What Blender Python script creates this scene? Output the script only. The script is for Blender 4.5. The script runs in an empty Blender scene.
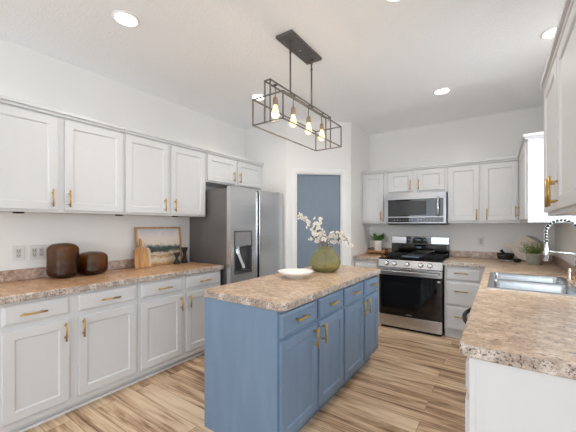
import bpy, bmesh, math, random
from mathutils import Vector, Matrix
random.seed(7)
S = bpy.context.scene
COL = S.collection
R = math.radians
PI = math.pi

# ------------------------------------------------------------------ camera
cam_d = bpy.data.cameras.new('camera'); cam = bpy.data.objects.new('camera', cam_d); COL.objects.link(cam)
cam.location = (0, 0, 1.35); cam.rotation_euler = (R(90), 0, R(34.6))
cam_d.sensor_width = 36; cam_d.lens = 307 / 576 * 36; cam_d.shift_y = 9 / 576; cam_d.clip_start = 0.02
S.camera = cam
# ------------------------------------------------------------------ world
W = bpy.data.worlds.new('world'); S.world = W; W.use_nodes = True
nt = W.node_tree; bg = nt.nodes['Background']
bg.inputs[0].default_value = (0.80, 0.90, 1.0, 1); bg.inputs[1].default_value = 0.7
# ------------------------------------------------------------------ exposure
S.view_settings.view_transform = 'Standard'; S.view_settings.look = 'None'
S.view_settings.gamma = 1; S.view_settings.use_curve_mapping = False
S.view_settings.exposure = -0.13
S.cycles.max_bounces = 10; S.cycles.diffuse_bounces = 6
# ------------------------------------------------------------------ daylight through the windows
def area(name, loc, rot, sx, sy, power, color):
    l = bpy.data.lights.new(name, 'AREA'); l.shape = 'RECTANGLE'; l.size = sx; l.size_y = sy
    l.energy = power; l.color = color
    o = bpy.data.objects.new(name, l); COL.objects.link(o); o.location = loc; o.rotation_euler = rot
    return o
DAY = (0.86, 0.93, 1.0)
area('daylight_front', (-0.9, -2.95, 1.45), (R(112), 0, 0), 3.6, 2.0, 108, DAY)
area('daylight_side', (2.95, -0.9, 1.45), (R(96), 0, R(90)), 2.8, 2.0, 66, DAY)
area('daylight_sink', (0.60, 2.98, 1.55), (R(90), 0, R(90)), 0.7, 0.8, 46, DAY)
# small lamps standing on top of the wall cabinets, shining up the wall
for (ux, uy, uz) in ((-2.98, 0.75, 2.25), (-2.98, 1.25, 2.25), (-2.98, 1.75, 2.25), (-2.98, 2.75, 2.25), (-1.5, 4.6, 2.16), (-0.95, 4.6, 2.16), (-0.35, 4.6, 2.16), (0.36, 3.9, 2.16)):
    area('cabinet_top_light', (ux, uy, uz), (R(180), 0, 0), 0.12, 0.12, 0.08, (1.0, 0.95, 0.89))

# ------------------------------------------------------------------ materials
def lin(c):
    return tuple(((v / 255) / 12.92 if v / 255 <= 0.04045 else ((v / 255 + 0.055) / 1.055) ** 2.4) for v in c) + (1,)
MATS = {}
def mat(name, rgb, rough=0.5, metal=0.0, bump=0.0, bscale=60, var=0.0, vscale=8, coat=0, emit=None, estr=0, trans=0, ior=1.45, stretch=None, spec=None):
    if name in MATS: return MATS[name]
    m = bpy.data.materials.new(name); m.use_nodes = True; n = m.node_tree.nodes; L = m.node_tree.links
    b = n['Principled BSDF']
    b.inputs['Base Color'].default_value = lin(rgb); b.inputs['Roughness'].default_value = rough
    b.inputs['Metallic'].default_value = metal; b.inputs['Coat Weight'].default_value = coat
    b.inputs['Transmission Weight'].default_value = trans; b.inputs['IOR'].default_value = ior
    if spec is not None: b.inputs['Specular IOR Level'].default_value = spec
    if emit: b.inputs['Emission Color'].default_value = lin(emit); b.inputs['Emission Strength'].default_value = estr
    tc = n.new('ShaderNodeTexCoord'); mp = n.new('ShaderNodeMapping'); L.new(tc.outputs['Object'], mp.inputs[0])
    if stretch: mp.inputs['Scale'].default_value = stretch
    if var > 0:
        t = n.new('ShaderNodeTexNoise'); t.inputs['Scale'].default_value = vscale; t.inputs['Detail'].default_value = 5
        L.new(mp.outputs[0], t.inputs['Vector'])
        r = n.new('ShaderNodeValToRGB')
        c = lin(rgb)
        r.color_ramp.elements[0].position = 0.3; r.color_ramp.elements[1].position = 0.7
        r.color_ramp.elements[0].color = tuple(v * (1 - var) for v in c[:3]) + (1,)
        r.color_ramp.elements[1].color = tuple(min(1, v * (1 + var)) for v in c[:3]) + (1,)
        L.new(t.outputs[0], r.inputs[0]); L.new(r.outputs[0], b.inputs['Base Color'])
    if bump > 0:
        t = n.new('ShaderNodeTexNoise'); t.inputs['Scale'].default_value = bscale; t.inputs['Detail'].default_value = 4
        L.new(mp.outputs[0], t.inputs['Vector'])
        bp = n.new('ShaderNodeBump'); bp.inputs['Strength'].default_value = bump; bp.inputs['Distance'].default_value = 0.01
        L.new(t.outputs[0], bp.inputs['Height']); L.new(bp.outputs[0], b.inputs['Normal'])
    MATS[name] = m
    return m

WALL = mat('wall_paint', (230, 229, 227), 0.75, bump=0.08, bscale=90, var=0.01, vscale=3)
CEIL = mat('ceiling_texture', (240, 242, 244), 0.85, bump=0.5, bscale=60, var=0.015, vscale=60)
TRIM = mat('trim_paint', (234, 234, 233), 0.4, var=0.01)
WHITE = mat('white_cabinet_paint', (209, 210, 211), 0.38, bump=0.03, bscale=40, var=0.01, vscale=3, stretch=(6, 6, 1))
BLUE = mat('blue_cabinet_paint', (112, 134, 158), 0.4, bump=0.05, bscale=40, var=0.07, vscale=3, stretch=(5, 5, 1))
DOORB = mat('slate_blue_door_paint', (112, 124, 138), 0.5, bump=0.12, bscale=30, var=0.07, vscale=12, stretch=(6, 6, 0.6))
GOLD = mat('brushed_gold', (190, 156, 92), 0.3, 1.0, var=0.06, vscale=40)
STEEL = mat('brushed_stainless', (190, 191, 193), 0.22, 1.0, bump=0.12, bscale=5, var=0.05, vscale=6, stretch=(0.25, 0.25, 3))
MSTEEL = mat('satin_stainless', (150, 150, 152), 0.32, 1.0, bump=0.05, bscale=20, var=0.08, vscale=8, stretch=(0.4, 0.4, 6))
FSTEEL = mat('fridge_stainless', (214, 215, 217), 0.26, 0.8, bump=0.15, bscale=5, var=0.04, vscale=5, stretch=(0.2, 0.2, 2.5))
CHROME = mat('polished_steel', (226, 228, 230), 0.12, 1.0, var=0.01)
SINKM = mat('sink_steel', (190, 194, 198), 0.26, 1.0, var=0.03, vscale=20)
DARKSTEEL = mat('dark_fridge_side', (124, 121, 120), 0.42, 0.6, var=0.06, vscale=4)
BLACK = mat('black_plastic', (18, 18, 20), 0.35, var=0.05)
BLACKGLASS = mat('black_glass', (6, 6, 8), 0.06, coat=0.3, var=0.02)
IRON = mat('cast_iron', (22, 22, 24), 0.6, bump=0.2, bscale=200, var=0.1)
GRIDDLE = mat('griddle_plate', (120, 135, 150), 0.25, 0.9, var=0.08)
BRONZE = mat('aged_bronze', (104, 100, 98), 0.5, 0.5, bump=0.1, bscale=120, var=0.25, vscale=60)
PLATE = mat('outlet_plastic', (216, 216, 213), 0.35, var=0.01)
SLOT = mat('outlet_slot', (70, 70, 72), 0.5, var=0.02)
CERAM = mat('white_ceramic', (238, 236, 232), 0.3, var=0.02, bump=0.02)
STONEPOT = mat('grey_stone_pot', (150, 148, 138), 0.85, bump=0.4, bscale=60, var=0.12, vscale=25)
SOIL = mat('soil', (52, 40, 30), 0.95, bump=0.6, bscale=120, var=0.3, vscale=60)
LEAF = mat('leaf_green', (70, 112, 48), 0.5, var=0.3, vscale=18)
LEAF2 = mat('leaf_olive', (116, 136, 58), 0.6, var=0.4, vscale=22)
BARK = mat('twig_bark', (104, 82, 62), 0.8, var=0.25, vscale=60)
PETAL = mat('cream_petal', (250, 247, 240), 0.6, var=0.06, vscale=60)
PETALC = mat('blossom_heart', (196, 150, 120), 0.7, var=0.1, vscale=60)
BLACKMATTE = mat('matte_black', (24, 23, 23), 0.55, var=0.15, vscale=30, bump=0.1)
GROOVE = mat('shadow_gap', (40, 40, 42), 0.7, var=0.02)
CREAMWOOD = mat('cream_board', (222, 208, 184), 0.5, var=0.06, vscale=10, stretch=(1, 1, 8))
MARBLE = mat('grey_marble', (160, 158, 156), 0.3, var=0.2, vscale=14)
GREYCER = mat('white_stone_board', (226, 216, 200), 0.45, var=0.04, vscale=10)
LAMPON = mat('lit_downlight_lens', (255, 250, 240), 0.5, emit=(255, 246, 232), estr=6)
DISPLAY = mat('display_glow', (12, 16, 24), 0.2, emit=(120, 170, 220), estr=0.25)
BRASS = mat('socket_brass', (150, 130, 108), 0.4, 0.6, var=0.1)

def woodmat(name, a, b, scale, axis):
    m = bpy.data.materials.new(name); m.use_nodes = True; n = m.node_tree.nodes; L = m.node_tree.links; p = n['Principled BSDF']
    tc = n.new('ShaderNodeTexCoord'); mp = n.new('ShaderNodeMapping'); mp.inputs['Scale'].default_value = axis
    L.new(tc.outputs['Object'], mp.inputs[0])
    t = n.new('ShaderNodeTexNoise'); t.inputs['Scale'].default_value = scale; t.inputs['Detail'].default_value = 6; t.inputs['Distortion'].default_value = 0.6
    L.new(mp.outputs[0], t.inputs['Vector'])
    r = n.new('ShaderNodeValToRGB'); r.color_ramp.elements[0].position = 0.32; r.color_ramp.elements[1].position = 0.68
    r.color_ramp.elements[0].color = lin(a); r.color_ramp.elements[1].color = lin(b)
    L.new(t.outputs[0], r.inputs[0]); L.new(r.outputs[0], p.inputs['Base Color']); p.inputs['Roughness'].default_value = 0.5
    return m
WOODB = woodmat('acacia_wood', (150, 98, 52), (206, 156, 98), 6, (8, 8, 0.8))
WOODF = woodmat('oak_frame_wood', (150, 108, 66), (190, 148, 100), 8, (6, 1, 1))
WOODT = woodmat('tray_wood', (166, 110, 60), (212, 156, 98), 7, (0.8, 6, 6))

def floor_mat():
    m = bpy.data.materials.new('vinyl_plank_floor'); m.use_nodes = True; n = m.node_tree.nodes; L = m.node_tree.links; p = n['Principled BSDF']
    tc = n.new('ShaderNodeTexCoord')
    br = n.new('ShaderNodeTexBrick'); br.offset = 0.37; br.squash = 1; br.offset_frequency = 2
    br.inputs['Color1'].default_value = (0, 0, 0, 1); br.inputs['Color2'].default_value = (1, 1, 1, 1); br.inputs['Mortar'].default_value = (0.5, 0.5, 0.5, 1)
    br.inputs['Scale'].default_value = 1; br.inputs['Brick Width'].default_value = 1.22; br.inputs['Row Height'].default_value = 0.15
    br.inputs['Mortar Size'].default_value = 0.0016; br.inputs['Mortar Smooth'].default_value = 0.2; br.inputs['Bias'].default_value = 0
    L.new(tc.outputs['Object'], br.inputs['Vector'])
    # each plank shifts the grain so neighbours differ
    cm = n.new('ShaderNodeCombineXYZ'); mu = n.new('ShaderNodeMath'); mu.operation = 'MULTIPLY'; mu.inputs[1].default_value = 37.0
    L.new(br.outputs['Color'], mu.inputs[0]); L.new(mu.outputs[0], cm.inputs[0]); L.new(mu.outputs[0], cm.inputs[2])
    add = n.new('ShaderNodeVectorMath'); add.operation = 'ADD'; L.new(tc.outputs['Object'], add.inputs[0]); L.new(cm.outputs[0], add.inputs[1])
    def noise(sc, stretch, detail, dist):
        mp = n.new('ShaderNodeMapping'); mp.inputs['Scale'].default_value = stretch; L.new(add.outputs[0], mp.inputs[0])
        t = n.new('ShaderNodeTexNoise'); t.inputs['Scale'].default_value = sc; t.inputs['Detail'].default_value = detail; t.inputs['Distortion'].default_value = dist
        t.inputs['Roughness'].default_value = 0.6
        L.new(mp.outputs[0], t.inputs['Vector']); return t
    g1 = noise(1.7, (0.8, 9, 1), 6, 0.8); g2 = noise(5, (0.6, 18, 1), 5, 0.3)
    mx = n.new('ShaderNodeMix'); mx.data_type = 'FLOAT'; mx.inputs[0].default_value = 0.35
    L.new(g1.outputs[0], mx.inputs[2]); L.new(g2.outputs[0], mx.inputs[3])
    # plank tone offset
    m2 = n.new('ShaderNodeMath'); m2.operation = 'MULTIPLY_ADD'; m2.inputs[1].default_value = 0.09; L.new(br.outputs['Color'], m2.inputs[0]); L.new(mx.outputs[0], m2.inputs[2])
    r = n.new('ShaderNodeValToRGB'); e = r.color_ramp.elements
    e[0].position = 0.36; e[0].color = lin((98, 70, 50)); e[1].position = 0.66; e[1].color = lin((230, 206, 176))
    for pos, c in ((0.44, (140, 108, 80)), (0.50, (184, 150, 118)), (0.57, (212, 182, 150))):
        k = e.new(pos); k.color = lin(c)
    L.new(m2.outputs[0], r.inputs[0])
    seam = n.new('ShaderNodeMix'); seam.data_type = 'RGBA'; seam.inputs[7].default_value = lin((110, 84, 60))
    L.new(br.outputs['Fac'], seam.inputs[0]); L.new(r.outputs[0], seam.inputs[6]); L.new(seam.outputs[2], p.inputs['Base Color'])
    p.inputs['Roughness'].default_value = 0.38
    bp = n.new('ShaderNodeBump'); bp.inputs['Strength'].default_value = 0.08; bp.inputs['Distance'].default_value = 0.01
    L.new(mx.outputs[0], bp.inputs['Height']); L.new(bp.outputs[0], p.inputs['Normal'])
    return m
FLOOR = floor_mat()

def counter_mat(name, lo, mid, hi, speck, speck_at, sp_scale, contrast=0.5):
    m = bpy.data.materials.new(name); m.use_nodes = True; n = m.node_tree.nodes; L = m.node_tree.links; p = n['Principled BSDF']
    tc = n.new('ShaderNodeTexCoord')
    mp = n.new('ShaderNodeMapping'); mp.inputs['Scale'].default_value = (1.0, 1.4, 1.4); L.new(tc.outputs['Object'], mp.inputs[0])
    t = n.new('ShaderNodeTexNoise'); t.inputs['Scale'].default_value = 16; t.inputs['Detail'].default_value = 8; t.inputs['Roughness'].default_value = 0.75; t.inputs['Distortion'].default_value = 0.3
    L.new(mp.outputs[0], t.inputs['Vector'])
    r = n.new('ShaderNodeValToRGB'); e = r.color_ramp.elements
    e[0].position = 0.5 - contrast * 0.28; e[0].color = lin(lo); e[1].position = 0.5 + contrast * 0.28; e[1].color = lin(hi); k = e.new(0.5); k.color = lin(mid)
    L.new(t.outputs[0], r.inputs[0])
    s = n.new('ShaderNodeTexNoise'); s.inputs['Scale'].default_value = sp_scale; s.inputs['Detail'].default_value = 3; s.inputs['Roughness'].default_value = 0.7
    L.new(tc.outputs['Object'], s.inputs['Vector'])
    r2 = n.new('ShaderNodeValToRGB'); r2.color_ramp.elements[0].position = speck_at; r2.color_ramp.elements[1].position = speck_at + 0.06
    r2.color_ramp.elements[0].color = (0, 0, 0, 1); r2.color_ramp.elements[1].color = (1, 1, 1, 1)
    L.new(s.outputs[0], r2.inputs[0])
    mx = n.new('ShaderNodeMix'); mx.data_type = 'RGBA'; mx.inputs[7].default_value = lin(speck)
    L.new(r2.outputs[0], mx.inputs[0]); L.new(r.outputs[0], mx.inputs[6]); L.new(mx.outputs[2], p.inputs['Base Color'])
    p.inputs['Roughness'].default_value = 0.3
    return m
CTOP = counter_mat('laminate_top', (158, 130, 104), (200, 171, 142), (226, 209, 187), (112, 94, 82), 0.575, 55)
CTOPL = counter_mat('laminate_top_warm', (152, 108, 78), (200, 156, 116), (226, 194, 158), (108, 80, 66), 0.575, 55)
CEDGE = counter_mat('laminate_edge', (138, 120, 108), (184, 170, 158), (222, 215, 207), (66, 56, 52), 0.545, 115)
CSPLASH = counter_mat('laminate_splash', (134, 108, 96), (176, 150, 134), (206, 188, 174), (86, 68, 64), 0.57, 90)

def paint_mat():
    m = bpy.data.materials.new('landscape_painting'); m.use_nodes = True; n = m.node_tree.nodes; L = m.node_tree.links; p = n['Principled BSDF']
    tc = n.new('ShaderNodeTexCoord'); sp = n.new('ShaderNodeSeparateXYZ'); L.new(tc.outputs['Generated'], sp.inputs[0])
    t = n.new('ShaderNodeTexNoise'); t.inputs['Scale'].default_value = 7; t.inputs['Detail'].default_value = 9; t.inputs['Roughness'].default_value = 0.65; L.new(tc.outputs['Generated'], t.inputs['Vector'])
    ma = n.new('ShaderNodeMath'); ma.operation = 'MULTIPLY_ADD'; ma.inputs[1].default_value = 0.42; L.new(t.outputs[0], ma.inputs[0])
    sub = n.new('ShaderNodeMath'); sub.operation = 'SUBTRACT'; sub.inputs[1].default_value = 0.21; L.new(sp.outputs[2], sub.inputs[0]); L.new(sub.outputs[0], ma.inputs[2])
    r = n.new('ShaderNodeValToRGB'); e = r.color_ramp.elements
    e[0].position = 0.0; e[0].color = lin((196, 170, 128)); e[1].position = 1.0; e[1].color = lin((186, 192, 200))
    for pos, c in ((0.12, (222, 208, 184)), (0.2, (170, 132, 92)), (0.28, (214, 200, 176)), (0.35, (86, 92, 74)), (0.44, (48, 66, 70)), (0.5, (110, 122, 116)), (0.56, (222, 212, 198)), (0.75, (226, 214, 206))):
        k = e.new(pos); k.color = lin(c)
    L.new(ma.outputs[0], r.inputs[0]); L.new(r.outputs[0], p.inputs['Base Color']); p.inputs['Roughness'].default_value = 0.6
    return m
PAINT = paint_mat()

def ribbed(name, rgb, rough, trans, ior, axis_scale, strength):
    m = bpy.data.materials.new(name); m.use_nodes = True; n = m.node_tree.nodes; L = m.node_tree.links; p = n['Principled BSDF']
    p.inputs['Base Color'].default_value = lin(rgb); p.inputs['Roughness'].default_value = rough; p.inputs['Transmission Weight'].default_value = trans; p.inputs['IOR'].default_value = ior
    tc = n.new('ShaderNodeTexCoord'); w = n.new('ShaderNodeTexWave'); w.wave_type = 'BANDS'; w.bands_direction = 'Z'; w.inputs['Scale'].default_value = axis_scale; w.inputs['Distortion'].default_value = 0.6
    L.new(tc.outputs['Object'], w.inputs['Vector']); bp = n.new('ShaderNodeBump'); bp.inputs['Strength'].default_value = strength; bp.inputs['Distance'].default_value = 0.004
    L.new(w.outputs[1], bp.inputs['Height']); L.new(bp.outputs[0], p.inputs['Normal'])
    no = n.new('ShaderNodeTexNoise'); no.inputs['Scale'].default_value = 9; L.new(tc.outputs['Object'], no.inputs['Vector'])
    r = n.new('ShaderNodeValToRGB'); c = lin(rgb); r.color_ramp.elements[0].color = tuple(v * 0.75 for v in c[:3]) + (1,); r.color_ramp.elements[1].color = tuple(min(1, v * 1.25) for v in c[:3]) + (1,)
    L.new(no.outputs[0], r.inputs[0]); L.new(r.outputs[0], p.inputs['Base Color'])
    return m
SMOKE = ribbed('smoked_amber_glass', (226, 206, 176), 0.06, 1.0, 1.5, 40, 0.25)
_n = SMOKE.node_tree.nodes; _v = _n.new('ShaderNodeVolumeAbsorption'); _v.inputs[0].default_value = (0.80, 0.60, 0.22, 1); _v.inputs[1].default_value = 150
SMOKE.node_tree.links.new(_v.outputs[0], _n['Material Output'].inputs['Volume'])
GREENG = ribbed('olive_green_glass', (214, 211, 168), 0.2, 0.85, 1.3, 10, 0.15)
GLASS = mat('window_glass', (250, 252, 252), 0.02, trans=1.0, ior=1.45)
def bulb_mat():
    m = bpy.data.materials.new('lit_amber_bulb'); m.use_nodes = True; n = m.node_tree.nodes; L = m.node_tree.links; p = n['Principled BSDF']
    p.inputs['Base Color'].default_value = lin((250, 214, 160)); p.inputs['Roughness'].default_value = 0.1
    p.inputs['Emission Color'].default_value = lin((255, 214, 150)); p.inputs['Emission Strength'].default_value = 2.0
    t = n.new('ShaderNodeTexNoise'); t.inputs['Scale'].default_value = 20; tc = n.new('ShaderNodeTexCoord'); L.new(tc.outputs['Object'], t.inputs[0])
    mr = n.new('ShaderNodeMapRange'); mr.inputs[3].default_value = 1.0; mr.inputs[4].default_value = 3.0; L.new(t.outputs[0], mr.inputs[0]); L.new(mr.outputs[0], p.inputs['Emission Strength'])
    return m
BULB = bulb_mat()
FIL = mat('glowing_filament', (255, 230, 180), 0.5, emit=(255, 236, 190), estr=12)

# ------------------------------------------------------------------ mesh helpers
class MB:
    def __init__(s): s.bm = bmesh.new()
    def box(s, x0, x1, y0, y1, z0, z1, bev=0.0, mi=0, M=None):
        r = bmesh.ops.create_cube(s.bm, size=1); vs = r['verts']
        for v in vs:
            v.co = Vector((x0 + (v.co.x + .5) * (x1 - x0), y0 + (v.co.y + .5) * (y1 - y0), z0 + (v.co.z + .5) * (z1 - z0)))
        fs = {f for v in vs for f in v.link_faces}
        for f in fs: f.material_index = mi
        if bev > 0:
            es = list({e for v in vs for e in v.link_edges})
            rr = bmesh.ops.bevel(s.bm, geom=es, offset=bev, segments=2, affect='EDGES', profile=0.5)
            vs = list({v for f in rr['faces'] for v in f.verts} | {v for v in vs if v.is_valid})
            for f in rr['faces']: f.material_index = mi
        if M is not None:
            for v in vs: v.co = M @ v.co
        return s
    def ring(s, a, b, mi=0, smooth=True):
        n = len(a)
        for i in range(n):
            f = s.bm.faces.new((a[i], a[(i + 1) % n], b[(i + 1) % n], b[i])); f.smooth = smooth; f.material_index = mi
    def cap(s, a, mi=0, flip=False):
        f = s.bm.faces.new(a[::-1] if flip else a); f.material_index = mi
    def tube(s, pts, r, seg=10, mi=0, caps=True):
        pts = [Vector(p) for p in pts]; rs = r if isinstance(r, (list, tuple)) else [r] * len(pts)
        prev = None; up = None; n = len(pts)
        for i, p in enumerate(pts):
            t = (pts[min(i + 1, n - 1)] - pts[max(i - 1, 0)]).normalized()
            if up is None:
                up = Vector((0, 0, 1)) if abs(t.z) < 0.9 else Vector((1, 0, 0))
            a = (up - t * up.dot(t)).normalized(); up = a; b = t.cross(a)
            ring = [s.bm.verts.new(p + (a * math.cos(2 * PI * k / seg) + b * math.sin(2 * PI * k / seg)) * rs[i]) for k in range(seg)]
            if prev: s.ring(prev, ring, mi)
            elif caps: s.cap(ring, mi, True)
            prev = ring
        if caps: s.cap(prev, mi)
        return s
    def lathe(s, prof, c=(0, 0, 0), seg=40, mi=0, ex=2.0, M=None, close=True):
        prev = None; allv = []
        for (r, z) in prof:
            ring = []
            for k in range(seg):
                a = 2 * PI * k / seg; ca, sa = math.cos(a), math.sin(a)
                q = (abs(ca) ** ex + abs(sa) ** ex) ** (-1 / ex)
                ring.append(s.bm.verts.new((c[0] + r * q * ca, c[1] + r * q * sa, c[2] + z)))
            allv += ring
            if prev: s.ring(prev, ring, mi)
            elif close: s.cap(ring, mi, True)
            prev = ring
        if close: s.cap(prev, mi)
        if M is not None:
            for v in allv: v.co = M @ v.co
        return s
    def prism(s, poly, z0, z1, ch=0.0, mi=0, smi=None):
        n = len(poly)
        def inset(d):
            out = []
            for i in range(n):
                p0, p1, p2 = Vector(poly[i - 1]), Vector(poly[i]), Vector(poly[(i + 1) % n])
                e1 = (p1 - p0).normalized(); e2 = (p2 - p1).normalized()
                n1 = Vector((-e1.y, e1.x)); n2 = Vector((-e2.y, e2.x))
                m = (n1 + n2); m = m / max(1e-6, 1 + n1.dot(n2)); out.append(p1 + m * d)
            return out
        smi = mi if smi is None else smi
        P = [Vector(p) for p in poly]
        lv = [(inset(ch), z0), (P, z0 + ch), (P, z1 - ch), (inset(ch), z1)] if ch > 0 else [(P, z0), (P, z1)]
        prev = None
        for (pp, z) in lv:
            ring = [s.bm.verts.new((p.x, p.y, z)) for p in pp]
            if prev: s.ring(prev, ring, smi, False)
            else: s.cap(ring, mi, True)
            prev = ring
        s.cap(prev, mi)
        return s
    def leaf(s, base, d, length, width, up=Vector((0, 0, 1)), droop=0.0, mi=0, n=4):
        d = d.normalized(); side = d.cross(up)
        if side.length < 1e-3: side = Vector((1, 0, 0))
        side.normalize(); nrm = side.cross(d).normalized(); prev = None
        for i in range(n + 1):
            t = i / n; w = width * math.sin(PI * min(1, 0.12 + t * 0.88)) * 0.5 + 0.0004
            c = base + d * length * t - Vector((0, 0, 1)) * droop * length * t * t
            cur = [s.bm.verts.new(c - side * w), s.bm.verts.new(c + nrm * w * -0.35), s.bm.verts.new(c + side * w)]
            if prev:
                for k in range(2):
                    f = s.bm.faces.new((prev[k], prev[k + 1], cur[k + 1], cur[k])); f.smooth = True; f.material_index = mi
            prev = cur
        return s
    def build(s, name, mats, parent=None, loc=None, recalc=True):
        if recalc: bmesh.ops.recalc_face_normals(s.bm, faces=s.bm.faces)
        me = bpy.data.meshes.new(name); s.bm.to_mesh(me); s.bm.free()
        for m in (mats if isinstance(mats, (list, tuple)) else [mats]): me.materials.append(m)
        o = bpy.data.objects.new(name, me); COL.objects.link(o)
        if loc: o.location = loc
        if parent: o.parent = parent
        return o
def tag(o, label=None, cat=None, group=None, kind=None):
    if label: o['label'] = label
    if cat: o['category'] = cat
    if group: o['group'] = group
    if kind: o['kind'] = kind
    return o
def thing(name, label, cat, loc=(0, 0, 0), rz=0.0, group=None):
    o = bpy.data.objects.new(name, None); COL.objects.link(o); o.location = loc; o.rotation_euler = (0, 0, rz); o.empty_display_size = 0.05
    return tag(o, label, cat, group)
def copy_tree(o, parent=None):
    c = o.copy(); COL.objects.link(c)
    if parent: c.parent = parent
    for ch in list(o.children): copy_tree(ch, c)
    return c
def struct(o): o['kind'] = 'structure'; return o
def rounded(x0, x1, y0, y1, r, corners=(1, 1, 1, 1), seg=6):
    # counter-clockwise from (x0,y0)
    out = []
    for (cx, cy, a0, use) in ((x0 + r, y0 + r, 180, corners[0]), (x1 - r, y0 + r, 270, corners[1]), (x1 - r, y1 - r, 0, corners[2]), (x0 + r, y1 - r, 90, corners[3])):
        if use:
            for k in range(seg + 1):
                a = R(a0 + 90 * k / seg); out.append((cx + r * math.cos(a), cy + r * math.sin(a)))
        else:
            out.append((cx + (-r if a0 in (180, 90) else r), cy + (-r if a0 in (180, 270) else r)))
    return out

# ------------------------------------------------------------------ the room
XL, XR, YB, ZC = -3.12, 0.53, 4.74, 2.77
YR = 3.40                                       # wall behind the fridge
PA, PB = Vector((-2.373, YR)), Vector((-1.70, 4.0))   # pantry corner wall
struct(MB().box(-3.3, 3.2, -3.2, 5.0, -0.1, 0).build('floor', FLOOR))
struct(MB().box(-3.3, 3.2, -3.2, 5.0, ZC, ZC + 0.1).build('ceiling', CEIL))
struct(MB().box(XL - 0.12, XL, -3.12, YR + 0.12, 0, ZC).build('wall_left', WALL))
struct(MB().box(XL, PA.x, YR, YR + 0.1, 0, ZC).build('wall_behind_fridge', WALL))
struct(MB().box(-1.80, -1.70, 4.0, YB + 0.1, 0, ZC).build('wall_nook', WALL))
struct(MB().box(-1.70, XR + 0.12, YB, YB + 0.12, 0, ZC).build('wall_back', WALL))
def wall_with_opening(name, ax, x0, x1, t0, t1, o0, o1, z0, z1):
    m = MB()
    def b(u0, u1, a, c):
        if ax == 'y': m.box(t0, t1, u0, u1, a, c)
        else: m.box(u0, u1, t0, t1, a, c)
    b(x0, o0, 0, ZC); b(o1, x1, 0, ZC); b(o0, o1, 0, z0); b(o0, o1, z1, ZC)
    return struct(m.build(name, WALL))
wall_with_opening('wall_right', 'y', 1.10, YB, XR, XR + 0.12, 2.60, 3.36, 1.10, 2.00)
wall_with_opening('wall_front', 'x', -3.24, 3.12, -3.12, -3.0, -2.8, 1.0, 0.40, 2.50)
wall_with_opening('wall_side', 'y', -3.12, 1.22, 3.0, 3.12, -2.4, 0.6, 0.40, 2.50)
struct(MB().box(XR + 0.12, 3.0, 1.10, 1.22, 0, ZC).build('wall_partition', WALL))
def window(name, ax, c, a0, a1, z0, z1, nm):
    w = bpy.data.objects.new(name, None); COL.objects.link(w); struct(w)
    m = MB(); t = 0.05; d = 0.03
    def b(u0, u1, z0_, z1_):
        if ax == 'y': m.box(c - d, c + d, u0, u1, z0_, z1_, 0.003)
        else: m.box(u0, u1, c - d, c + d, z0_, z1_, 0.003)
    b(a0, a0 + t, z0, z1); b(a1 - t, a1, z0, z1); b(a0, a1, z0, z0 + t); b(a0, a1, z1 - t, z1)
    for k in range(1, nm): u = a0 + (a1 - a0) * k / nm; b(u - 0.02, u + 0.02, z0, z1)
    m.build('window_frame', TRIM, w)
    g = MB()
    if ax == 'y': g.box(c - 0.003, c + 0.003, a0 + t, a1 - t, z0 + t, z1 - t)
    else: g.box(a0 + t, a1 - t, c - 0.003, c + 0.003, z0 + t, z1 - t)
    g.build('window_glass', GLASS, w)
window('window_1', 'y', XR + 0.06, 2.60, 3.36, 1.10, 2.00, 1)
window('window_2', 'x', -3.06, -2.8, 1.0, 0.40, 2.50, 3)
window('window_3', 'y', 3.06, -2.4, 0.6, 0.40, 2.50, 3)
# pantry corner wall with its door, built along the wall's own axis
pd = (PB - PA); PL = pd.length; pang = math.atan2(pd.y, pd.x)
def pantry_u(u):   # where the picture's vertical edge meets the wall line
    a = (u - 288) / 307; dx = -math.sin(R(34.6)) + a * math.cos(R(34.6)); dy = math.cos(R(34.6)) + a * math.sin(R(34.6))
    den = dx * pd.y - dy * pd.x; t = (PA.x * pd.y - PA.y * pd.x) / den
    return (Vector((dx * t, dy * t)) - PA).length
D0, D1, DZ = 0.135, 0.768, 2.055
pw = MB(); pw.box(0, D0, 0, 0.1, 0, ZC); pw.box(D1, PL, 0, 0.1, 0, ZC); pw.box(D0, D1, 0, 0.1, DZ, ZC)
o = struct(pw.build('wall_pantry', WALL)); o.location = (PA.x, PA.y, 0); o.rotation_euler = (0, 0, pang)
dr = bpy.data.objects.new('door_1', None); COL.objects.link(dr); struct(dr); dr.location = (PA.x, PA.y, 0); dr.rotation_euler = (0, 0, pang)
MB().box(D0 + 0.012, D1 - 0.012, 0.03, 0.065, 0.01, DZ - 0.012, 0.003).build('door_panel', DOORB, dr)
jm = MB(); jm.box(D0, D0 + 0.012, 0.0, 0.1, 0, DZ); jm.box(D1 - 0.012, D1, 0.0, 0.1, 0, DZ); jm.box(D0, D1, 0.0, 0.1, DZ - 0.012, DZ); jm.build('door_frame', TRIM, dr)
cs = MB(); cw = 0.065
for (a, b) in ((D0 - cw, D0), (D1, D1 + cw)):
    cs.box(a, b, -0.014, 0, 0, DZ + cw, 0.003); cs.box(a + 0.008, b - 0.02, -0.02, -0.012, 0, DZ + cw - 0.008, 0.003)
cs.box(D0, D1, -0.014, 0, DZ, DZ + cw, 0.003); cs.box(D0 - 0.03, D1 + 0.03, -0.02, -0.012, DZ + 0.02, DZ + cw - 0.008, 0.003)
cs.build('door_casing', TRIM, dr)
for z in (0.25, 1.02, 1.80):
    MB().tube([(D0 + 0.012, 0.024, z - 0.045), (D0 + 0.012, 0.024, z + 0.045)], 0.006, 8).build('hinge', CHROME, dr)
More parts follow.
